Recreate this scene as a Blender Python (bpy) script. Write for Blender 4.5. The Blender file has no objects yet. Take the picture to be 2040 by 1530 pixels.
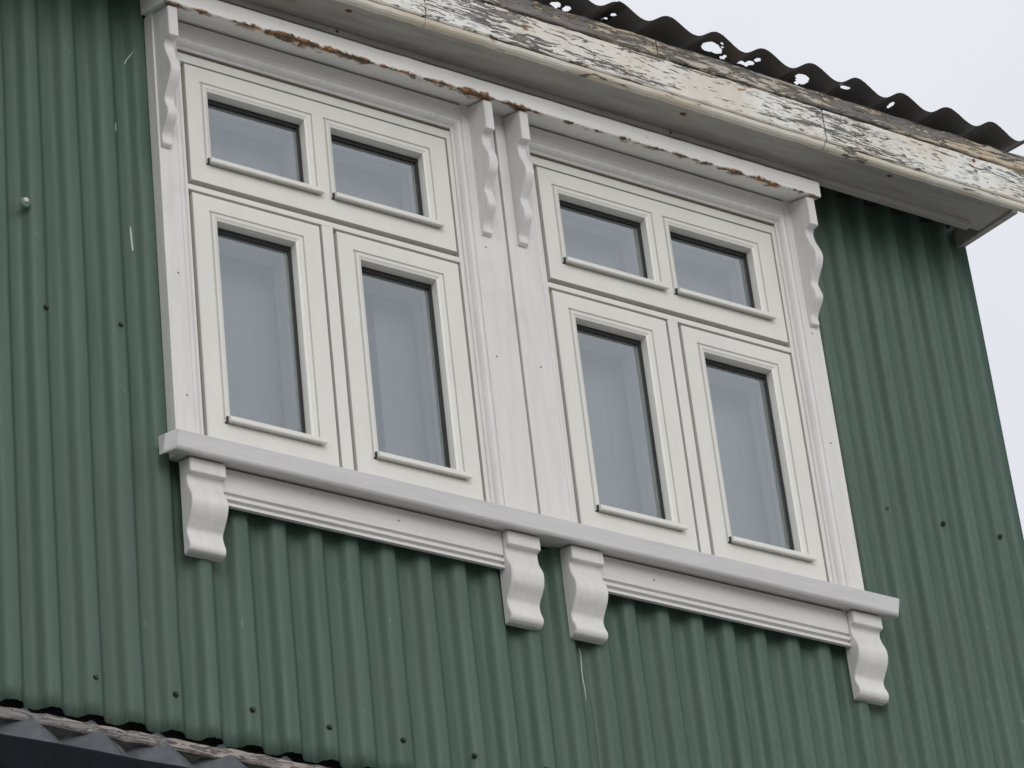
import bpy, bmesh, math, random
from mathutils import Matrix, Vector
random.seed(7)
sc = bpy.context.scene
col = sc.collection
R = math.radians

# ------------------------------------------------------------------ camera
cam_d = bpy.data.cameras.new('camera')
cam = bpy.data.objects.new('camera', cam_d); col.objects.link(cam)
RX = ((0.84061913, -0.53250842, -0.09896599),
      (0.21479290, 0.49548985, -0.84163758),
      (0.49721574, 0.68623946, 0.53089728))
C = Vector((-2.63294, -4.51511, -3.23286))
m = Matrix(((RX[0][0], -RX[1][0], -RX[2][0], C.x),
            (RX[0][1], -RX[1][1], -RX[2][1], C.y),
            (RX[0][2], -RX[1][2], -RX[2][2], C.z),
            (0, 0, 0, 1)))
cam.matrix_world = m
cam_d.sensor_width = 36.0
cam_d.lens = 36.0 * 7309.8 / 2040.0
cam_d.clip_start = 0.1
cam_d.clip_end = 3000
sc.camera = cam

# ------------------------------------------------------------------ sky
SUN_EL, SUN_AZ = 22.0, -18.0       # degrees; azimuth measured from straight out of the facade towards the right
w = bpy.data.worlds.new('World'); sc.world = w; w.use_nodes = True
nt = w.node_tree; nt.nodes.clear()
out = nt.nodes.new('ShaderNodeOutputWorld')
bg = nt.nodes.new('ShaderNodeBackground'); bg.inputs['Strength'].default_value = 0.1
sky = nt.nodes.new('ShaderNodeTexSky'); sky.sky_type = 'NISHITA'; sky.sun_disc = False
sky.sun_elevation = R(SUN_EL); sky.sun_rotation = R(180 - SUN_AZ)
sky.dust_density = 6.0; sky.air_density = 1.0
hs = nt.nodes.new('ShaderNodeHueSaturation'); hs.inputs['Saturation'].default_value = 0.3
tc = nt.nodes.new('ShaderNodeTexCoord')
nz = nt.nodes.new('ShaderNodeTexNoise'); nz.inputs['Scale'].default_value = 2.2; nz.inputs['Detail'].default_value = 5
cr = nt.nodes.new('ShaderNodeValToRGB')
cr.color_ramp.elements[0].position = 0.3; cr.color_ramp.elements[0].color = (8.5, 8.75, 9.3, 1)
cr.color_ramp.elements[1].position = 0.7; cr.color_ramp.elements[1].color = (9.5, 9.7, 10.2, 1)
mx = nt.nodes.new('ShaderNodeMix'); mx.data_type = 'RGBA'; mx.inputs[0].default_value = 0.86
nt.links.new(tc.outputs['Generated'], nz.inputs['Vector'])
nt.links.new(nz.outputs['Fac'], cr.inputs['Fac'])
nt.links.new(sky.outputs['Color'], hs.inputs['Color'])
nt.links.new(hs.outputs['Color'], mx.inputs[6]); nt.links.new(cr.outputs['Color'], mx.inputs[7])
nt.links.new(mx.outputs[2], bg.inputs['Color']); nt.links.new(bg.outputs[0], out.inputs[0])

# ------------------------------------------------------------------ sun behind cloud
sd = bpy.data.lights.new('sun', 'SUN'); sd.energy = 0.85; sd.angle = R(40); sd.color = (1, 0.985, 0.96)
so = bpy.data.objects.new('sun', sd); col.objects.link(so)
sdir = Vector((math.sin(R(SUN_AZ)) * math.cos(R(SUN_EL)), -math.cos(R(SUN_AZ)) * math.cos(R(SUN_EL)), math.sin(R(SUN_EL))))
so.rotation_euler = sdir.to_track_quat('Z', 'Y').to_euler()

vs = sc.view_settings
vs.view_transform = 'Standard'; vs.look = 'None'; vs.gamma = 1; vs.exposure = 0.0; vs.use_curve_mapping = False

# ------------------------------------------------------------------ materials
def new_mat(name):
    M = bpy.data.materials.new(name); M.use_nodes = True
    n = M.node_tree; b = n.nodes['Principled BSDF']
    return M, n, b
def N(n, t, **k):
    x = n.nodes.new(t)
    for a, v in k.items(): setattr(x, a, v)
    return x
def coords(n, scale=(1, 1, 1), loc=(0, 0, 0)):
    t = N(n, 'ShaderNodeTexCoord'); mp = N(n, 'ShaderNodeMapping')
    mp.inputs['Scale'].default_value = scale; mp.inputs['Location'].default_value = loc
    n.links.new(t.outputs['Object'], mp.inputs['Vector']); return mp.outputs['Vector']
def noise(n, vec, scale, detail=4, rough=0.55, dist=0.0):
    x = N(n, 'ShaderNodeTexNoise'); x.inputs['Scale'].default_value = scale; x.inputs['Detail'].default_value = detail
    x.inputs['Roughness'].default_value = rough; x.inputs['Distortion'].default_value = dist
    n.links.new(vec, x.inputs['Vector']); return x.outputs['Fac']
def ramp(n, fac, a, b, ca=(0, 0, 0, 1), cb=(1, 1, 1, 1)):
    x = N(n, 'ShaderNodeValToRGB'); e = x.color_ramp.elements
    e[0].position = a; e[0].color = ca; e[1].position = b; e[1].color = cb
    n.links.new(fac, x.inputs['Fac']); return x.outputs['Color']
def mixc(n, fac, a, b):
    x = N(n, 'ShaderNodeMix', data_type='RGBA')
    for s, v in ((0, fac), (6, a), (7, b)):
        if isinstance(v, bpy.types.NodeSocket): n.links.new(v, x.inputs[s])
        elif s == 0: x.inputs[0].default_value = v
        else: x.inputs[s].default_value = (*v, 1)
    return x.outputs[2]
def math_(n, op, a, b=None):
    x = N(n, 'ShaderNodeMath', operation=op)
    for i, v in enumerate((a, b)):
        if v is None: continue
        if isinstance(v, bpy.types.NodeSocket): n.links.new(v, x.inputs[i])
        else: x.inputs[i].default_value = v
    return x.outputs[0]
def bump(n, b, h, strength, dist=0.002):
    x = N(n, 'ShaderNodeBump'); x.inputs['Strength'].default_value = strength; x.inputs['Distance'].default_value = dist
    n.links.new(h, x.inputs['Height']); n.links.new(x.outputs['Normal'], b.inputs['Normal'])

def paint(name, base, dirt, grain=(30, 30, 3), rough=0.45, amount=0.5, seed=0.0, vary=.11):
    M, n, b = new_mat(name)
    v = coords(n, grain, (seed, seed * 1.7, seed * .3))
    f1 = noise(n, v, 3.0, 5, .6)
    f2 = noise(n, coords(n, (1, 1, 1), (seed, 3, 1)), 9.0, 4, .6)
    c = mixc(n, ramp(n, f1, .4, .75), base, tuple(x * (1 - vary) for x in base))
    spots = ramp(n, f2, .58, .8)
    c = mixc(n, math_(n, 'MULTIPLY', spots, amount), c, dirt)
    n.links.new(c, b.inputs['Base Color'])
    b.inputs['Roughness'].default_value = rough
    f3 = noise(n, v, 14.0, 3, .6)
    bump(n, b, math_(n, 'ADD', f1, math_(n, 'MULTIPLY', f3, .5)), .32, .0018)
    return M

WHITE_WOOD = paint('white_painted_wood', (.655, .64, .625), (.48, .46, .44), (26, 26, 2.2), .5, .55, 1.1)
WHITE_WOODH = paint('white_painted_wood_lengthwise', (.655, .64, .62), (.48, .46, .43), (2.2, 26, 26), .5, .4, 4.1)
SASH = paint('off_white_window_lacquer', (.665, .66, .615), (.56, .55, .50), (8, 8, 3), .34, .12, 2.3, .05)

def mat_sill():
    return paint('grey_white_sill_paint', (.66, .65, .65), (.48, .47, .45), (2.5, 24, 24), .5, .4, 7.7)
SILL = mat_sill()

def mat_green():
    M, n, b = new_mat('green_painted_corrugated_iron')
    v = coords(n, (9, 9, .55))
    streak = noise(n, v, 5.0, 6, .62)
    big = noise(n, coords(n), 2.3, 5, .6)
    fine = noise(n, coords(n), 60.0, 3, .6)
    c = mixc(n, ramp(n, streak, .36, .66), (.122, .208, .170), (.172, .268, .224))
    c = mixc(n, ramp(n, big, .38, .68), c, (.155, .232, .184))
    # pale chalk scratches and paint chips
    chip = noise(n, coords(n, (1, 1, .4)), 52.0, 4, .62)
    cm = math_(n, 'MULTIPLY', ramp(n, chip, .705, .74), .5)
    c = mixc(n, cm, c, (.40, .46, .42))
    fl = math_(n, 'MULTIPLY', ramp(n, fine, .62, .75), .25)
    c = mixc(n, fl, c, (.11, .18, .15))
    n.links.new(c, b.inputs['Base Color'])
    rr = ramp(n, big, .3, .7, (.40, .40, .40, 1), (.56, .56, .56, 1))
    n.links.new(rr, b.inputs['Roughness'])
    b.inputs['Specular IOR Level'].default_value = .45
    b.inputs['Coat Weight'].default_value = .06; b.inputs['Coat Roughness'].default_value = .25
    bump(n, b, math_(n, 'ADD', math_(n, 'MULTIPLY', fine, .3), streak), .22, .0018)
    return M
GREEN = mat_green()

def mat_peel(name, seed, paintc=(.72, .72, .69), cover=.5, stain=.42):
    M, n, b = new_mat(name)
    g = noise(n, coords(n, (8.5, 46, 66), (seed, 0, 0)), 2.0, 10, .64, 1.0)
    region = noise(n, coords(n, (2.4, 5, 9), (seed + 2, 0, 0)), 1.6, 3, .5)
    val = math_(n, 'ADD', math_(n, 'MULTIPLY', g, .62), math_(n, 'MULTIPLY', region, .38))
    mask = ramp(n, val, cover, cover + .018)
    wood = mixc(n, ramp(n, noise(n, coords(n, (6, 90, 140)), 2.0, 5, .7), .35, .7), (.10, .095, .09), (.27, .25, .23))
    st = noise(n, coords(n, (1, 1, 1.5), (seed * 2, 0, 0)), 5.0, 5, .65)
    pc = mixc(n, math_(n, 'MULTIPLY', ramp(n, st, .42, .62), stain), paintc, (.52, .41, .25))
    fine = noise(n, coords(n, (10, 40, 60)), 6.0, 4, .6)
    pc = mixc(n, math_(n, 'MULTIPLY', ramp(n, fine, .55, .75), .35), pc, (.45, .43, .39))
    rust = noise(n, coords(n, (3, 3, 5), (seed + 9, 2, 1)), 7.0, 4, .6)
    pc = mixc(n, math_(n, 'MULTIPLY', ramp(n, rust, .64, .70), .85), pc, (.24, .10, .035))
    wood = mixc(n, ramp(n, val, cover + .012, cover + .05), (.028, .026, .025), wood)  # dark rim along peeled edges: shadow of curling paint put into the colour
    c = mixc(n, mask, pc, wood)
    n.links.new(c, b.inputs['Base Color']); b.inputs['Roughness'].default_value = .65
    h = math_(n, 'SUBTRACT', math_(n, 'MULTIPLY', fine, .25), mask)
    bump(n, b, h, .8, .0022)
    return M
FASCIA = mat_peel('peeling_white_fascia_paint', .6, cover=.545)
FLAKE = paint('old_white_paint_flakes', (.66, .65, .60), (.42, .35, .24), (20, 20, 20), .6, .8, 5.5)
LIP = mat_peel('stained_cream_lip_paint', 8.4, (.66, .635, .56), .60, .5)
OLDBOARD = mat_peel('weathered_bare_edge_board', 3.3, (.50, .45, .38), .475, .8)
FLASH = mat_peel('weathered_flashing_board', 5.9, (.27, .24, .235), .47, .25)

def mat_soffit():
    M, n, b = new_mat('dirty_soffit_paint')
    a = noise(n, coords(n, (3, 18, 18)), 3.0, 6, .6)
    c = mixc(n, ramp(n, a, .3, .7), (.40, .385, .355), (.29, .275, .25))
    s = noise(n, coords(n, (1, 1.6, 1.6), (3, 1, 0)), 6.5, 4, .6)
    c = mixc(n, math_(n, 'MULTIPLY', ramp(n, s, .66, .76), .6), c, (.17, .10, .055))
    n.links.new(c, b.inputs['Base Color']); b.inputs['Roughness'].default_value = .7
    bump(n, b, a, .25, .002)
    return M
SOFFIT = mat_soffit()

def mat_cornice():
    # white cap board: rust coloured stains grow from its drip edge
    M, n, b = new_mat('rust_stained_white_cornice')
    t = N(n, 'ShaderNodeTexCoord'); s = N(n, 'ShaderNodeSeparateXYZ'); n.links.new(t.outputs['Object'], s.inputs[0])
    y, z = s.outputs[1], s.outputs[2]
    d = math_(n, 'SUBTRACT', math_(n, 'SUBTRACT', z, math_(n, 'MULTIPLY', math_(n, 'ADD', y, .08), .344)), .8365)
    n1 = noise(n, coords(n, (9, 9, 9)), 3.2, 7, .68)
    n2 = noise(n, coords(n, (1, 1, 1), (4, 0, 0)), 5.0, 3, .5)
    amp = math_(n, 'MULTIPLY', math_(n, 'SUBTRACT', math_(n, 'ADD', math_(n, 'MULTIPLY', n1, .75), math_(n, 'MULTIPLY', n2, .62)), .650), .054)
    inward = math_(n, 'MULTIPLY', math_(n, 'ADD', y, .079), .42)
    inward = math_(n, 'MAXIMUM', inward, 0.0)
    lim = math_(n, 'SUBTRACT', amp, inward)
    mk = math_(n, 'SUBTRACT', lim, d)
    mask = ramp(n, mk, .0003, .0022)
    n3 = noise(n, coords(n, (9, 9, 9), (5, 5, 5)), 7.0, 5, .65)
    rc = N(n, 'ShaderNodeValToRGB'); e = rc.color_ramp.elements
    e[0].position = .47; e[0].color = (.065, .052, .028, 1); e[1].position = .60; e[1].color = (.40, .145, .035, 1)
    x = e.new(.75); x.color = (.42, .35, .24, 1)
    n.links.new(n3, rc.inputs['Fac'])
    f = noise(n, coords(n, (2.2, 26, 26)), 3.0, 5, .6)
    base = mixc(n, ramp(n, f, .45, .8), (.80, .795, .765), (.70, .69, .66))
    blotch = math_(n, 'MULTIPLY', ramp(n, noise(n, coords(n, (8, 8, 8)), 5., 4, .6), .64, .70), .35)
    base = mixc(n, blotch, base, (.44, .42, .36))
    n.links.new(mixc(n, mask, base, rc.outputs['Color']), b.inputs['Base Color'])
    b.inputs['Roughness'].default_value = .55
    bump(n, b, math_(n, 'SUBTRACT', f, mask), .35, .0015)
    return M
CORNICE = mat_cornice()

def flat(name, c, rough=.6, metallic=0.0):
    M, n, b = new_mat(name)
    f = noise(n, coords(n), 40.0, 4, .6)
    n.links.new(mixc(n, ramp(n, f, .3, .7), c, tuple(x * .7 for x in c)), b.inputs['Base Color'])
    b.inputs['Roughness'].default_value = rough; b.inputs['Metallic'].default_value = metallic
    return M
BLACK = flat('black_rubber_gasket', (.012, .012, .013), .5)
DARKGAP = flat('dark_gap_board', (.02, .019, .018), .9)  # near-black board: shade of the open gaps behind the iron, put into its colour
DIRT = flat('brown_dirty_sealant', (.13, .095, .06), .8)
SCREW = flat('dark_screw_head', (.025, .035, .032), .5)
PALEDRIP = flat('dried_pale_paint', (.55, .57, .55), .5)
ROOM = flat('pale_room_plaster', (.62, .62, .61), .8)
FLOORM = flat('wooden_room_floor', (.20, .14, .09), .6)
CURT = paint('pale_blind_cloth', (.42, .425, .43), (.36, .36, .36), (60, 60, 1.2), .9, .1, 8.8)
GREYROOF = flat('grey_lean_to_iron', (.235, .255, .28), .55)
GUTTER = flat('black_gutter_iron', (.010, .012, .015), .95)
GUTTER.node_tree.nodes['Principled BSDF'].inputs['Specular IOR Level'].default_value = .08
GROUND = flat('pale_gravel_ground', (.38, .37, .35), .9)
SIDEW = flat('dark_green_boarding', (.10, .17, .14), .6)

def mat_roof():
    M, n, b = new_mat('rusty_dark_roof_iron')
    a = noise(n, coords(n), 14.0, 6, .65)
    c = mixc(n, ramp(n, a, .42, .68), (.13, .128, .126), (.14, .11, .09))
    n.links.new(c, b.inputs['Base Color']); b.inputs['Roughness'].default_value = .6
    bump(n, b, a, .3, .002)
    return M
ROOF = mat_roof()

def mat_glass():
    M, n, b = new_mat('window_glass'); n.nodes.remove(b)
    o = n.nodes['Material Output']
    tr = N(n, 'ShaderNodeBsdfTransparent'); tr.inputs['Color'].default_value = (.93, .95, .95, 1)
    gl = N(n, 'ShaderNodeBsdfGlossy'); gl.inputs['Roughness'].default_value = 0.0
    gl.inputs['Color'].default_value = (.90, .96, 1, 1)
    fr = N(n, 'ShaderNodeFresnel'); fr.inputs['IOR'].default_value = 1.52
    f2 = math_(n, 'MINIMUM', math_(n, 'MULTIPLY', fr.outputs[0], 5.0), 1.0)
    ms = N(n, 'ShaderNodeMixShader')
    n.links.new(f2, ms.inputs[0]); n.links.new(tr.outputs[0], ms.inputs[1]); n.links.new(gl.outputs[0], ms.inputs[2])
    n.links.new(ms.outputs[0], o.inputs['Surface'])
    return M
GLASS = mat_glass()

# ------------------------------------------------------------------ mesh helpers (all in world metres)
def link(name, me, mat, parent=None):
    o = bpy.data.objects.new(name, me); col.objects.link(o)
    if mat and not me.materials: me.materials.append(mat)
    o.parent = parent
    return o
def from_bm(name, bm, mat, parent=None, bevel=0.0, smooth=False):
    bm.normal_update()
    if bevel:
        bmesh.ops.bevel(bm, geom=[e for e in bm.edges if len(e.link_faces) == 2 and e.calc_face_angle(0) > .5],
                        offset=bevel, segments=2, affect='EDGES', clamp_overlap=True, profile=.6)
    bmesh.ops.recalc_face_normals(bm, faces=bm.faces)
    me = bpy.data.meshes.new(name); bm.to_mesh(me); bm.free()
    if smooth:
        for p in me.polygons: p.use_smooth = True
    return link(name, me, mat, parent)
def box(bm, x0, x1, y0, y1, z0, z1):
    v = [bm.verts.new((x, y, z)) for x in (x0, x1) for y in (y0, y1) for z in (z0, z1)]
    for f in ((0, 1, 3, 2), (4, 6, 7, 5), (0, 4, 5, 1), (2, 3, 7, 6), (0, 2, 6, 4), (1, 5, 7, 3)):
        bm.faces.new([v[i] for i in f])
def boxo(name, x0, x1, y0, y1, z0, z1, mat, parent, bevel=.0015):
    bm = bmesh.new(); box(bm, x0, x1, y0, y1, z0, z1); return from_bm(name, bm, mat, parent, bevel)
def prism_x(bm, prof, x0, x1, segs=1, wob=0.0):
    """profile [(y, z)] extruded along X, closed"""
    loops = []
    for i in range(segs + 1):
        x = x0 + (x1 - x0) * i / segs
        dy, dz = (random.uniform(-wob, wob), random.uniform(-wob, wob)) if wob else (0, 0)
        loops.append([bm.verts.new((x, y + dy, z + dz)) for y, z in prof])
    k = len(prof)
    for a, b in zip(loops, loops[1:]):
        for i in range(k):
            bm.faces.new((a[i], a[(i + 1) % k], b[(i + 1) % k], b[i]))
    bm.faces.new(loops[0][::-1]); bm.faces.new(loops[-1])
def prism_o(name, prof, x0, x1, mat, parent, bevel=.0012, segs=1, wob=0.0):
    bm = bmesh.new(); prism_x(bm, prof, x0, x1, segs, wob); return from_bm(name, bm, mat, parent, bevel)
def ring(bm, outer, inner, spec):
    """picture frame: outer/inner = (x0, x1, z0, z1); spec = [('o'|'i', inset, y)]"""
    loops = []
    for k, d, y in spec:
        x0, x1, z0, z1 = outer if k == 'o' else inner
        s = d if k == 'o' else -d
        loops.append([bm.verts.new(p) for p in ((x0 + s, y, z0 + s), (x1 - s, y, z0 + s), (x1 - s, y, z1 - s), (x0 + s, y, z1 - s))])
    for a, b in zip(loops, loops[1:]):
        for i in range(4):
            bm.faces.new((a[i], a[(i + 1) % 4], b[(i + 1) % 4], b[i]))
def spline(pts, n=5):
    out_ = []
    P = [pts[0]] + pts + [pts[-1]]
    for i in range(1, len(P) - 2):
        for k in range(n):
            t = k / n
            out_.append(tuple(.5 * ((2 * P[i][a]) + (-P[i-1][a] + P[i+1][a]) * t + (2*P[i-1][a] - 5*P[i][a] + 4*P[i+1][a] - P[i+2][a]) * t*t
                        + (-P[i-1][a] + 3*P[i][a] - 3*P[i+1][a] + P[i+2][a]) * t**3) for a in (0, 1)))
    out_.append(pts[-1]); return out_

# ------------------------------------------------------------------ the house
house = bpy.data.objects.new('corrugated_house', None); col.objects.link(house)
house['label'] = 'house clad in green corrugated iron with a white double window under peeling eaves'
house['category'] = 'house'
ZG = -4.85

# corrugated wall sheets: crests at X0 + k * P, crest plane y = .008
P, X0, AMP, YM = .0712, .062, .0098, .0178
WIN = (-.045, 1.348, -.06, .868)          # hole in the wall for the window pair
def wave(x, ph=X0, p=P):
    x += .0012 * math.sin(23 * x + 1) + .0008 * math.sin(61 * x)
    k = 1.0 + .05 * math.sin(37 * x + 2) + .05 * math.sin(14 * x)
    return k * math.tanh(1.7 * math.cos(2 * math.pi * (x - ph) / p)) / math.tanh(1.7)
DENTS = [(random.uniform(-.45, 1.8), random.uniform(-.55, .9), random.uniform(.018, .05), random.uniform(-.0012, .0028)) for _ in range(46)]
def sheet(name, x0, x1, z0, z1, off, parent, seed):
    rnd = random.Random(seed)
    bm = bmesh.new()
    nx = max(2, int(round((x1 - x0) / P * 32))); nz = max(2, int((z1 - z0) / .03))
    ph1, ph2 = rnd.uniform(0, 6), rnd.uniform(0, 6)
    ragged = {}
    grid = []
    for i in range(nx + 1):
        x = x0 + (x1 - x0) * i / nx
        rag = rnd.uniform(-.0012, .0012)
        row = []
        for j in range(nz + 1):
            z = z0 + (z1 - z0) * j / nz
            if j == 0: z += rag
            y = min(YM - AMP * wave(x), .0302) + off
            y += .0011 * math.sin(2.1 * z + ph1 + 3 * x) + .0006 * math.sin(9 * z + ph2 + 21 * x)
            for dx_, dz_, rr, dd in DENTS:
                q = ((x - dx_) ** 2 + ((z - dz_) * .6) ** 2) / rr ** 2
                if q < 6: y += dd * math.exp(-q)
            xx = x + .0008 * math.sin(5 * z + ph2 + 8 * x)
            row.append(bm.verts.new((xx, y, z)))
        grid.append(row)
    for i in range(nx):
        for j in range(nz):
            a, b = grid[i][j].co, grid[i + 1][j + 1].co
            if a.x > WIN[0] and b.x < WIN[1] and a.z > WIN[2] and b.z < WIN[3]: continue
            bm.faces.new((grid[i][j], grid[i + 1][j], grid[i + 1][j + 1], grid[i][j + 1]))
    for v in [v for v in bm.verts if not v.link_faces]: bm.verts.remove(v)
    bmesh.ops.solidify(bm, geom=bm.faces[:], thickness=.0008)
    return from_bm(name, bm, GREEN, parent, 0, True)
ZB, ZT = -.5685, 1.02
bounds = [-1.507, -.759, -.0116, .736, 1.4836, 1.829]
for i, (a, b) in enumerate(zip(bounds, bounds[1:])):
    for z0, z1 in (((ZB, WIN[2]), (WIN[3], ZT)) if i == 2 else ((ZB, ZT),)):
        sheet('wall_sheet', a, b + (.010 if b < 1.8 else 0), z0, z1, -.0016 * (i % 2), house, 40 + i)
# boarding behind the iron, gable end and ground storey
bm = bmesh.new()
for r in ((-1.6, WIN[0], .036, .06, ZB - .08, 1.0), (WIN[1], 1.815, .036, .06, ZB - .08, 1.0), (WIN[0], WIN[1], .036, .06, ZB - .08, WIN[2]), (WIN[0], WIN[1], .036, .06, WIN[3], 1.0)):
    box(bm, *r)
from_bm('wall_boarding', bm, DARKGAP, house)
boxo('gable_wall', 1.79, 1.824, .034, 4.0, ZG, 1.045, SIDEW, house)
boxo('ground_storey_wall', -1.6, 1.785, .065, .2, ZG, ZB - .085, SIDEW, house)
boxo('left_gable_wall', -1.65, -1.605, .03, 4.0, ZG, 1.0, SIDEW, house)
boxo('rear_wall', -1.65, 1.822, 4.005, 4.05, ZG, 1.9, SIDEW, house)

# attic room behind the windows
rm = bpy.data.objects.new('attic_room', None); col.objects.link(rm); rm.parent = house
boxo('ceiling', -.4, 1.7, .17, 2.6, .93, .95, ROOM, rm, 0)
boxo('floor', -.4, 1.7, .17, 2.6, -.95, -.92, FLOORM, rm, 0)
boxo('back_wall', -.4, 1.7, 2.605, 2.63, -.95, .95, ROOM, rm, 0)
boxo('side_wall', -.43, -.405, .17, 2.6, -.95, .95, ROOM, rm, 0)
boxo('side_wall', 1.705, 1.73, .17, 2.6, -.95, .95, ROOM, rm, 0)
bm = bmesh.new()
for r in ((-.43, -.03, .135, .165, -.95, .95), (1.33, 1.73, .135, .165, -.95, .95), (-.03, 1.33, .135, .165, -.95, -.06), (-.03, 1.33, .135, .165, .80, .95), (.57, .73, .135, .165, -.06, .80)):
    box(bm, *r)
from_bm('inner_wall', bm, ROOM, rm)

# ------------------------------------------------------------------ the two windows
D = .75
GR, M1, M2 = .552, .2613, .2907
GUT, GUB, GLT = .7783, .5212, .4983
PAN = {'u1': (.0477, .2465, .5776, .7287), 'u2': (.3014, .498, .5776, .7287),
       'l1': (.0499, .2079, .0424, .4482), 'l2': (.3406, .499, .0424, .4482)}
YC = -.018                                   # casing front plane
SPEC = [('o', .0, .03), ('o', .0, -.0005), ('o', .0015, -.002), ('i', .0158, -.002), ('i', .0150, .0016), ('i', .0120, .0016),
        ('i', .0112, -.0030), ('i', .0055, -.0022), ('i', .0040, -.0010), ('i', 0.0, .0008), ('i', 0.0, .036)]
SPECM = [('o', .0, .03), ('o', .0, -.002)] + SPEC[3:]
g = .0032                                    # half the joint between sash and frame
def window(dx, inner_only=False):
    W = bpy.data.objects.new('window', None); col.objects.link(W); W.parent = house
    # outer frame with transom and mullion
    fx0, fx1 = -.026, .5745
    bm = bmesh.new()
    box(bm, fx0 + dx, -g + dx, 0, .07, -.06, .803)
    box(bm, GR + g + dx, fx1 + dx, 0, .07, -.06, .803)
    box(bm, -g + dx, GR + g + dx, .0004, .07, GUT + g, .803)
    box(bm, -g + dx, GR + g + dx, .0004, .07, GLT + g, GUB - .0085)
    box(bm, M1 + g + dx, M2 - g + dx, .0002, .07, -.06, GLT + g)
    from_bm('frame', bm, SASH, W, .0012)
    # dark rebate behind the joints
    bm = bmesh.new()
    box(bm, -.004 + dx, GR + .004 + dx, .0305, .034, -.06, .045); box(bm, -.004 + dx, .05 + dx, .0305, .034, .045, .79)
    box(bm, .497 + dx, GR + .004 + dx, .0305, .034, .045, .79); box(bm, .05 + dx, .497 + dx, .0305, .034, .7285, .79)
    box(bm, .05 + dx, .497 + dx, .0305, .034, .4485, .577); box(bm, .208 + dx, .3404 + dx, .0305, .034, .045, .4485)
    box(bm, .247 + dx, .301 + dx, .0305, .034, .577, .7285)
    from_bm('rebate_seal', bm, BLACK, W)
    def sash(keys, rects):
        bm = bmesh.new()
        for k, r in zip(keys, rects):
            p = PAN[k]
            ring(bm, (r[0] + dx, r[1] + dx, r[2], r[3]), (p[0] + dx, p[1] + dx, p[2], p[3]), SPECM if len(keys) > 1 else SPEC)
        return from_bm('sash', bm, SASH, W, .0)
    mid = .2740
    sash(('u1', 'u2'), ((g, mid, GUB + .001, GUT - g), (mid, GR - g, GUB + .001, GUT - g)))
    sash(('l1',), ((g, M1 - g, -.055, GLT - g),))
    sash(('l2',), ((M2 + g, GR - g, -.055, GLT - g),))
    for k, (a, b, z0, z1) in PAN.items():
        a += dx; b += dx
        for yy in (.0215, .0335):
            bm = bmesh.new(); bm.faces.new([bm.verts.new(q) for q in ((a - .001, yy, z0 - .004), (b + .001, yy, z0 - .004), (b + .001, yy, z1 + .004), (a - .001, yy, z1 + .004))])
            bm.normal_update()
            for f in bm.faces:
                if f.normal.y > 0: f.normal_flip()
            me = bpy.data.meshes.new('pane'); bm.to_mesh(me); bm.free()
            link('pane', me, GLASS, W)
        # black edge seal of the double glazing
        bm = bmesh.new()
        ring(bm, (a - .002, b + .002, z0 - .002, z1 + .002), (a + .0014, b - .0058, z0 + .0008, z1 - .0095), [('o', 0, .0188), ('i', 0, .0188), ('i', 0, .0210), ('o', 0, .0210)])
        from_bm('glazing_seal', bm, BLACK, W)
        # inside sash lining
        bm = bmesh.new()
        ring(bm, (a - .02, b + .02, z0 - .02, z1 + .02), (a + .0010, b - .0040, z0 + .0006, z1 - .0072), [('o', 0, .0372), ('i', 0, .0372), ('i', 0.0, .050), ('i', .003, .0502), ('i', .003, .082), ('o', 0, .082)])
        from_bm('sash_lining', bm, SASH, W)
        # projecting drip bar under the glass
        bm = bmesh.new()
        prism_x(bm, [(.0205, z0 + .0005), (-.0115, z0 - .0035), (-.0140, z0 - .0055), (-.0148, z0 - .0140), (-.0130, z0 - .0155), (-.0035, z0 - .0125), (-.0032, z0 - .012), (.0205, z0 - .012)], a - .0085, b + .0215)
        from_bm('drip_bar', bm, SASH, W, .0008)
        boxo('drip_bar_cap', a - .0108, a - .0088, -.0075, .002, z0 - .0150, z0 - .0025, BLACK, W, .0006)
    # sealant line round the frame under the head moulding
    bm = bmesh.new()
    box(bm, -.0105 + dx, .5625 + dx, -.0018, .0035, .7998, .8032)
    from_bm('sealant_joint', bm, DIRT, W)
    # pale blinds drawn down inside
    for xa, xb, za, zb in (((-.008, .270, -.04, .788), (.272, .562, .51, .788), (.425, .562, -.04, .508)) if dx == 0 else ((-.008, .270, -.04, .788), (.272, .562, -.04, .788))):
        bm = bmesh.new(); n_ = 24
        top = [bm.verts.new((xa + (xb - xa) * i / n_ + dx, .104 + .0014 * math.sin(i * 1.1), zb)) for i in range(n_ + 1)]
        bot = [bm.verts.new((xa + (xb - xa) * i / n_ + dx, .106 + .0018 * math.sin(i * 1.1 + .5), za)) for i in range(n_ + 1)]
        for i in range(n_): bm.faces.new((bot[i], bot[i + 1], top[i + 1], top[i]))
        from_bm('roller_blind', bm, CURT, W, 0, True)
    # deep lining closing the gap to the room
    bm = bmesh.new()
    ring(bm, (-.029 + dx, .579 + dx, -.062, .805), (-.012 + dx, .564 + dx, -.045, .79), [('o', 0, .0705), ('i', 0, .0705), ('i', -.0, .134), ('o', 0, .134), ('o', 0, .0705)])
    from_bm('reveal_lining', bm, ROOM, W)
    return W
w1 = window(0.0)
w1['label'] = 'left window with two small upper panes over two tall casements'
w2 = window(D)
w2['label'] = 'right window with two small upper panes over two tall casements'

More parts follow.
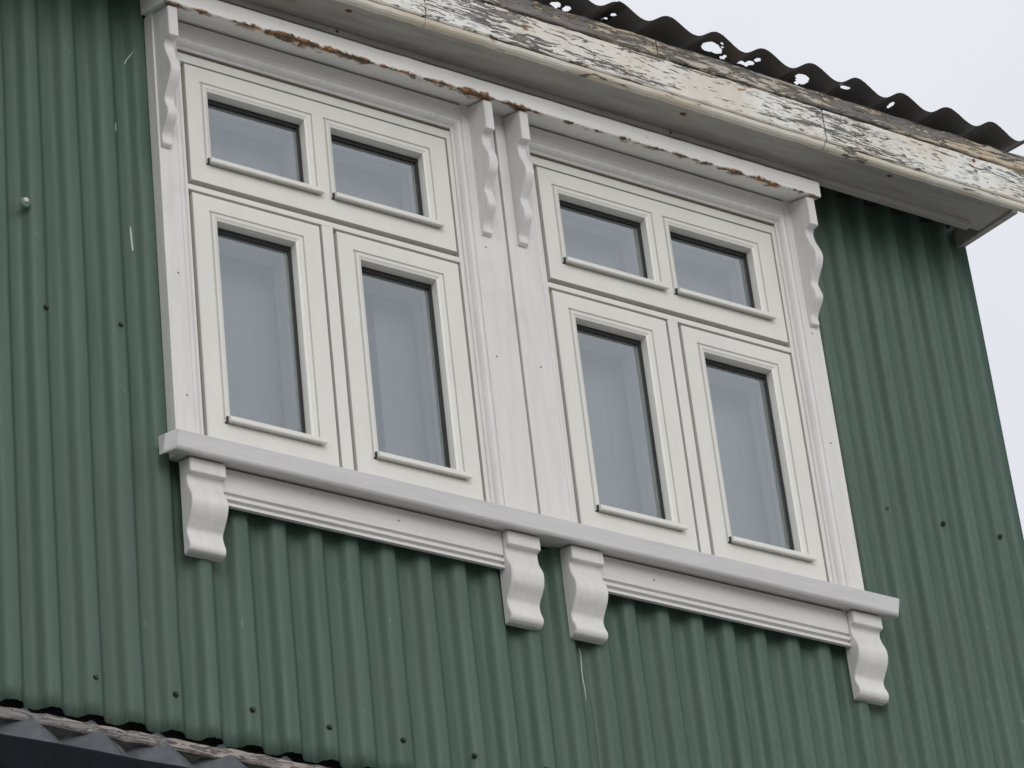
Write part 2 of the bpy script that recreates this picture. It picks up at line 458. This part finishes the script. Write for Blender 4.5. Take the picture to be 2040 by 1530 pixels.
# moulded inner edge of the casings (mitred at the head)
def bead(parent, dx):
    bm = bmesh.new()
    x0, x1, zt = -.0108 + dx, .5628 + dx, .8035
    prof = [(0.0, .004), (0.0, -.004), (.0022, -.0062), (.0034, -.0062), (.006, -.0125), (.009, -.0165), (.0125, -.0178), (.0165, -.0172), (.018, -.0158), (.018, .004)]
    loops = []
    for d, y in prof:
        loops.append([bm.verts.new(q) for q in ((x0 - d, y, -.07), (x0 - d, y, zt + d), (x1 + d, y, zt + d), (x1 + d, y, -.07))])
    for a, b in zip(loops, loops[1:]):
        for i in range(3): bm.faces.new((a[i], a[i + 1], b[i + 1], b[i]))
    return from_bm('casing_moulding', bm, WHITE_WOOD, parent, 0)
bead(w1, 0); bead(w2, D)
# casing boards
ZS = -.05
def casing(parent, x0, x1, y=YC, top=.862):
    return boxo('casing_board', x0, x1, y, .012, ZS, top, WHITE_WOOD, parent, .002)
casing(w1, -.067, -.0289)
casing(w1, .5809, .6505)
casing(w2, .6535, .6695, YC - .0035)
casing(w2, .6705, .7211)
casing(w2, 1.3309, 1.3705)
# head boards between the casings: flat board with a small step
def head(parent, x0, x1):
    prof = [(.012, .8217), (YC + .002, .8217), (YC + .0015, .833), (YC - .001, .8345), (YC - .001, .8525), (.012, .8560)]
    prism_o('head_board', prof, x0, x1, WHITE_WOODH, parent, .001)
head(w1, -.0287, .5807); head(w2, .7213, 1.3307)

# ------------------------------------------------------------------ sill, apron boards and their brackets
sl = math.tan(R(16))
bm = bmesh.new()
def sill_loop(x, yf, yk=.02):
    # underside slopes up towards the wall; front face leans back a little towards its foot
    zb = -.0765; yb = yf + .0105
    return [bm.verts.new(q) for q in ((x, yf, -.0462), (x, yf + .0035, -.0435), (x, yk, -.0435 + (yk - yf) * sl), (x, yk, zb + (yk - yb) * sl), (x, yb + .003, zb + .0006), (x, yb, zb + .0025), (x, yf + .0085, -.0715), (x, yf + .0080, -.070))]
Ls = [sill_loop(-.0975, -.0350, -.012), sill_loop(-.0850, -.058, -.012), sill_loop(-.0665, -.058, -.012), sill_loop(-.0655, -.058), sill_loop(.3, -.0583), sill_loop(.8, -.0577), sill_loop(1.1, -.0582), sill_loop(1.4135, -.058), sill_loop(1.418, -.0545)]
for a, b in zip(Ls, Ls[1:]):
    for i in range(8): bm.faces.new((a[i], a[(i + 1) % 8], b[(i + 1) % 8], b[i]))
bm.faces.new(Ls[0][::-1]); bm.faces.new(Ls[-1])
o = from_bm('window_sill', bm, SILL, house); o['label'] = 'long grey-white sill shared by both windows'

def apron(x0, x1):
    ya = -.012
    prof = [(.010, -.0640), (ya, -.0702), (ya, -.1158), (ya + .0060, -.1172), (ya + .0060, -.1218), (ya - .0005, -.1225), (ya - .0005, -.1290),
            (ya + .0062, -.1298), (ya + .0062, -.1352), (ya + .0005, -.1356), (ya + .0005, -.1408), (ya + .0075, -.1412), (ya + .0095, -.118), (.010, -.112)]
    prism_o('apron_board', prof, x0, x1, WHITE_WOODH, house, .0005, 1)
apron(.0185, .5695); apron(.7735, 1.321)

def low_bracket(x0):
    yb = .008
    zt = -.0695
    j = lambda q: (q[0] + random.uniform(-.0006, .0006), q[1] + random.uniform(-.0007, .0007))
    front = [(-.029, zt - .0055), (-.029, zt - .0295), (-.0275, zt - .031)]
    curve = spline([j(q) for q in [(-.0185, zt - .0325), (-.0165, zt - .041), (-.0195, zt - .055), (-.0275, zt - .073), (-.0295, zt - .088), (-.0245, zt - .104), (-.0135, zt - .119),
                    (-.0060, zt - .130), (-.0068, zt - .142), (-.0118, zt - .153), (-.0138, zt - .162), (-.0105, zt - .1695), (-.004, zt - .1725)]], 4)
    prof = [(yb, zt + .0055)] + front + curve + [(yb, zt - .1725)]
    bm = bmesh.new(); prism_x(bm, prof, x0, x0 + .0675)
    bm.normal_update()
    ed = [e for e in bm.edges if len(e.link_faces) == 2 and any(len(f.verts) > 8 for f in e.link_faces)]
    bmesh.ops.bevel(bm, geom=ed, offset=.0012, segments=2, affect='EDGES', clamp_overlap=True)
    return from_bm('sill_bracket', bm, WHITE_WOOD, house)
for x in (-.0505, .5705, .7035, 1.3220): low_bracket(x)

def top_bracket(x0, wd=.019):
    yb = YC + .001; zt = .8345; d = .0545
    j = lambda q: (q[0] + random.uniform(-.0008, .0008), q[1] + random.uniform(-.001, .001))
    front = [(YC - d, zt), (YC - d, zt - .066), (YC - d + .002, zt - .0675)]
    curve = spline([j(q) for q in [(YC - .040, zt - .0685), (YC - .0355, zt - .078), (YC - .0385, zt - .098), (YC - .048, zt - .122), (YC - .0525, zt - .142), (YC - .047, zt - .160), (YC - .033, zt - .178),
                    (YC - .0245, zt - .192), (YC - .0275, zt - .208), (YC - .0325, zt - .224), (YC - .029, zt - .238), (YC - .014, zt - .256), (YC - .0075, zt - .266), (YC - .0085, zt - .276), (YC - .008, zt - .283), (YC - .003, zt - .287)]], 4)
    prof = [(yb, zt + .0535 * .344)] + front + curve + [(yb, zt - .287)]
    prof = [(y, zt - (zt - z) * .953) if z < zt else (y, z) for y, z in prof]
    bm = bmesh.new(); prism_x(bm, prof, x0, x0 + wd); bm.normal_update()
    ed = [e for e in bm.edges if len(e.link_faces) == 2 and any(len(f.verts) > 8 for f in e.link_faces)]
    bmesh.ops.bevel(bm, geom=ed, offset=.0010, segments=2, affect='EDGES', clamp_overlap=True)
    return from_bm('cornice_bracket', bm, WHITE_WOOD, house)
for x in (-.0640, .5965, .6755, 1.3455): top_bracket(x)

# cap cornice over both windows
bm = bmesh.new()
yf = -.0815
prof = [(yf, .8370), (yf + .003, .8352), (yf + .006, .8372), (.006, .8350 + .0875 * .344), (.006, .8725 + .0875 * .344), (yf, .8715), (yf - .0012, .8690)]
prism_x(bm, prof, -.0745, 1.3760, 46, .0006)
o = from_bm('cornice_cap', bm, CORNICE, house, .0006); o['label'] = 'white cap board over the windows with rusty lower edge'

# ------------------------------------------------------------------ eaves: soffit, fascia, roof iron
XE = 1.816
boxo_ = boxo
prism_o('soffit_board', [(-.1525, .8885), (-.050, .9010), (-.050, .915), (-.1525, .905)], -1.6, XE - .002, SOFFIT, house, .0006, 24, .0006)
o = prism_o('soffit_moulding', [(-.0725, .8975), (-.0725, .8875), (-.0715, .8862), (-.056, .8868), (-.054, .9000)], -1.6, 1.772, SOFFIT, house, .001, 24, .0005)
o = prism_o('verge_board', [(-.1520, .8835), (.30, .9445), (.30, .985), (-.1520, .93)], XE - .0005, XE + .0135, SOFFIT, house, .001)
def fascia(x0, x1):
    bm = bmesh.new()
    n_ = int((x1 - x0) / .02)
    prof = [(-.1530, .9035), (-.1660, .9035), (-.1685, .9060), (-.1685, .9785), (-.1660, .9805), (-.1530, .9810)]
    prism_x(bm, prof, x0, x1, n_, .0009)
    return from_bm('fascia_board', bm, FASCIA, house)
def fascia_lip(x0, x1):
    bm = bmesh.new(); prism_x(bm, [(-.1530, .8880), (-.1610, .8893), (-.1648, .8925), (-.1668, .8985), (-.1650, .9012), (-.1530, .9015)], x0, x1, int((x1 - x0) / .025), .0007)
    return from_bm('fascia_lip', bm, LIP, house)
fascia_lip(-1.6, .42); fascia_lip(.4215, 1.332); fascia_lip(1.3345, 1.862)
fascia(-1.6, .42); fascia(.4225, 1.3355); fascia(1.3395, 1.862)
# curling flakes of old paint standing off the fascia
bm = bmesh.new(); rf = random.Random(11)
def flake(bm, x, z, L, H, out_, up):
    n_ = 4; y0 = -.1686; sgn = 1 if up else -1
    a = [bm.verts.new((x + L * i / n_, y0 - rf.uniform(0, .0003), z + rf.uniform(-.0004, .0004))) for i in range(n_ + 1)]
    b = [bm.verts.new((x + L * (i / n_ * .9 + .05) + rf.uniform(-.001, .001), y0 - out_ * rf.uniform(.6, 1.1) * math.sin(math.pi * (i + .5) / (n_ + 1)), z + sgn * H * rf.uniform(.5, 1.1))) for i in range(n_ + 1)]
    for i in range(n_): bm.faces.new((a[i], a[i + 1], b[i + 1], b[i]))
for _ in range(760):
    x = rf.uniform(.05, 1.86)
    u = rf.random() ** 1.0
    z = .908 + .068 * u
    if math.sin(5.1 * x + .4) + .7 * math.sin(13.7 * x + 2) + rf.uniform(-.9, .9) < -.25: continue
    flake(bm, x, z, rf.uniform(.004, .024), rf.uniform(.0012, .0042), rf.uniform(.0008, .0030), rf.random() < .6)
fo = from_bm('paint_flakes', bm, FLAKE, house); fo['kind'] = 'stuff'
def edgeb(x0, x1):
    prof = [(-.150, .9895), (-.1625, .9905), (-.1645, .9925), (-.1640, 1.0255), (-.1620, 1.0285), (-.150, 1.0290)]
    bm = bmesh.new(); prism_x(bm, prof, x0, x1, int((x1 - x0) / .018), .0016)
    return from_bm('roof_edge_board', bm, OLDBOARD, house)
edgeb(-1.6, .95); edgeb(.953, 1.868)
boxo('rafter_plate', -1.6, 1.80, -.149, .028, .95, 1.012, DARKGAP, house, 0)

RP, RX0, RA = .1142, .851, .0135
slope = math.tan(R(12))
holes = [(1.084, -.174, .020, .014), (1.100, -.168, .012, .010), (1.124, -.151, .006, .006), (1.166, -.159, .005, .005), (1.182, -.165, .008, .005), (1.176, -.157, .005, .004), (1.190, -.178, .006, .005),
         (1.286, -.151, .005, .005), (1.311, -.165, .013, .013), (1.300, -.172, .008, .006), (1.405, -.18, .012, .005), (.732, -.152, .013, .012), (.76, -.15, .008, .008), (.831, -.154, .006, .005), (.849, -.175, .007, .005), (.842, -.160, .005, .004), (1.526, -.173, .004, .009)]
def roof_sheet(x0, x1, off, seed):
    rnd = random.Random(seed)
    bm = bmesh.new()
    nx = int((x1 - x0) / RP * 64)
    ys = [-.198 + .0016 * k for k in range(44)] + [-.12, -.08, 0, .3, 1.0, 2.1, 4.1]
    grid = []
    for i in range(nx + 1):
        x = x0 + (x1 - x0) * i / nx
        jag = rnd.uniform(-.0004, .0004) + .0022 * math.sin(17 * x + seed)
        row = []
        for y in ys:
            z = 1.0475 + (y + .198) * slope + RA * math.cos(2 * math.pi * (x - RX0) / RP) + off + .0012 * math.sin(9 * x + seed)
            row.append(bm.verts.new((x, y + (jag if y == ys[0] else 0), z)))
        grid.append(row)
    for i in range(nx):
        for j in range(len(ys) - 1):
            c = (grid[i][j].co + grid[i + 1][j + 1].co) / 2
            skip = False
            for hx, hy, rx, ry in holes:
                a = math.atan2(c.y - hy, c.x - hx)
                k = 1 + .22 * math.sin(3 * a + hx * 90) + .12 * math.sin(5 * a + hx * 50)
                # holes are measured on the level z = 1.05; slide along the sight line to the iron
                t = (c.z - 1.05) / .531
                px, py = c.x - t * .497, c.y - t * .686
                if ((px - hx) / (rx * k)) ** 2 + ((py - hy) / (ry * k)) ** 2 < 1: skip = True; break
            if not skip: bm.faces.new((grid[i][j], grid[i + 1][j], grid[i + 1][j + 1], grid[i][j + 1]))
    for v in [v for v in bm.verts if not v.link_faces]: bm.verts.remove(v)
    bmesh.ops.solidify(bm, geom=bm.faces[:], thickness=.0022)
    return from_bm('roof_sheet', bm, ROOF, house, 0, True)
rb = [-1.62, -.70, .075, .85, 1.27, 1.880]
for i, (a, b) in enumerate(zip(rb, rb[1:])): roof_sheet(a, b + (.02 if i < 4 else 0), .0016 * (i % 2), 3 + i)

# ------------------------------------------------------------------ fixings and marks on the iron
def disc_mesh(name, r, h, n=10):
    bm = bmesh.new()
    bmesh.ops.create_cone(bm, cap_ends=True, segments=n, radius1=r, radius2=r * .6, depth=h, matrix=Matrix.Rotation(R(90), 4, 'X'))
    me = bpy.data.meshes.new(name); bm.to_mesh(me); bm.free(); return me
screw_me = disc_mesh('screw', .0054, .006); screw_me.materials.append(SCREW)
scr = [(-.2846, .1806), (-.1467, .1825), (-.2231, -.5019), (-.0811, -.5036), (.0579, -.5046), (.2, -.5095), (.3403, -.507), (.4784, -.5102), (.62, -.51), (1.4812, .1967), (1.6203, .1973), (1.7614, .2001)]
for x, z in scr:
    o = bpy.data.objects.new('screw', screw_me); col.objects.link(o); o.parent = house; o.location = (x, .0055, z)
nail_me = disc_mesh('nail_head', .0022, .0012, 8); nail_me.materials.append(flat('grey_nail_head', (.30, .29, .28)))
for x, y, z in ((-.0444, YC, .3008), (-.0415, YC, .0542), (.5995, YC, .2984), (.6031, YC, .5377), (1.3487, YC, .2977), (1.3492, YC, .5471), (.8887, -.012, -.0955), (.6935, YC, .30), (.36, -.012, -.094)):
    o = bpy.data.objects.new('nail_head', nail_me); col.objects.link(o); o.parent = house; o.location = (x, y - .0006, z)
# bolt with pale washer at the left edge
bm = bmesh.new()
bmesh.ops.create_cone(bm, cap_ends=True, segments=14, radius1=.0115, radius2=.009, depth=.004, matrix=Matrix.Translation((-.3187, .004, .3819)) @ Matrix.Rotation(R(90), 4, 'X'))
bolt = from_bm('bolt_washer', bm, SIDEW, house, .001)
bm = bmesh.new()
bmesh.ops.create_cone(bm, cap_ends=True, segments=6, radius1=.0060, radius2=.0050, depth=.005, matrix=Matrix.Translation((-.3187, .0005, .3835)) @ Matrix.Rotation(R(90), 4, 'X'))
from_bm('bolt_head', bm, PALEDRIP, bolt, .001)
def wall_y(x): return YM - AMP * wave(x)
def drip(pts, r):
    bm = bmesh.new(); L = []
    for i, (x, z) in enumerate(pts):
        rr = r * (.55 + .45 * math.sin(math.pi * (i + .6) / len(pts)))
        L.append([bm.verts.new((x + rr * math.cos(a), wall_y(x) - .0006 - .0008 * (math.sin(a) > .1), z + rr * .2 * math.sin(a))) for a in [k * math.pi / 3 for k in range(6)]])
    for a, b in zip(L, L[1:]):
        for i in range(6): bm.faces.new((a[i], a[(i + 1) % 6], b[(i + 1) % 6], b[i]))
    bm.faces.new(L[0][::-1]); bm.faces.new(L[-1])
    return from_bm('paint_drip', bm, PALEDRIP, house)
drip([(-.102 + .006 * t + .022 * t * t, .7545 + .034 * t + .004 * t * t) for t in (0, .2, .4, .6, .8, 1.0)], .0042)
drip([(-.098 + .010 * t, .845 - .018 * t) for t in (0, .5, 1)], .0016)
drip([(-.108 + .002 * t, .405 - .05 * t) for t in (0, .3, .6, 1)], .0020)
drip([(-.1335, .612 - .018 * t) for t in (0, .5, 1)], .0022)
drip([(.7348 + .001 * math.sin(9 * t), -.2465 - .10 * t) for t in (0, .15, .3, .45, .6, .8, 1)], .0013)

RUST = flat('rusty_nail_head', (.16, .065, .025), .8)
rust_me = disc_mesh('rusty_nail', .0075, .003, 9); rust_me.materials.append(RUST)
for x, y, z, rx in ((.276, -.135, .8905, 90), (1.017, -.134, .8905, 90), (1.512, -.14, .8900, 90), (.288, -.0728, .892, 0), (1.03, -.0728, .892, 0), (1.7207, -.169, .9713, 0), (1.7203, -.169, .945, 0)):
    o = bpy.data.objects.new('rusty_nail', rust_me); col.objects.link(o); o.parent = house; o.location = (x, y, z)
    o.rotation_euler = (R(rx), 0, 0); o.scale = (1.15, 1, .8) if rx else (.6, .6, .6)

# ------------------------------------------------------------------ lean-to roof under the wall
lean = bpy.data.objects.new('lean_to', None); col.objects.link(lean)
lean['label'] = 'grey corrugated lean-to with weathered flashing board at lower left corner'
lean['category'] = 'lean-to'
bm = bmesh.new()
prism_x(bm, [(-.004, -.6145), (-.010, -.6140), (-.0120, -.611), (-.0110, -.5965), (-.008, -.5935), (-.004, -.5935)], -1.3, .9, 150, .0015)
from_bm('flashing_board', bm, FLASH, lean)
def lean_sheet(x0, x1, off):
    bm = bmesh.new(); nx = int((x1 - x0) / .1165 * 22); grid = []
    for i in range(nx + 1):
        x = x0 + (x1 - x0) * i / nx
        t = abs(((x + .3457) / .1155) % 1.0 - .5) * 2           # angular, ridge-like corrugation
        zc = .050 * (t ** .8) - .050
        row = []
        for k in range(8):
            s = k / 7
            row.append(bm.verts.new((x, .012 - .30 * s, -.575 - .30 * 1.25 * s + zc + off)))
        grid.append(row)
    for i in range(nx):
        for j in range(7): bm.faces.new((grid[i][j], grid[i + 1][j], grid[i + 1][j + 1], grid[i][j + 1]))
    bmesh.ops.solidify(bm, geom=bm.faces[:], thickness=.0015)
    return from_bm('roof_sheet', bm, GREYROOF, lean, 0, True)
lean_sheet(-1.3, -.20, 0); lean_sheet(-.21, .9, .0015)
prism_o('gutter', [(-.075, -.6785), (-.17, -.735), (-.19, -.80), (-.10, -.84), (-.07, -.72)], -1.3, .9, GUTTER, lean, .002, 30, .001)
boxo('lean_to_wall', -1.3, .9, -.30, -.285, ZG, -.99, SIDEW, lean)

# ------------------------------------------------------------------ ground
bm = bmesh.new(); s = 600
bm.faces.new([bm.verts.new(q) for q in ((-s, -s, ZG), (s, -s, ZG), (s, s, ZG), (-s, s, ZG))])
go = from_bm('ground', bm, GROUND); go['kind'] = 'structure'
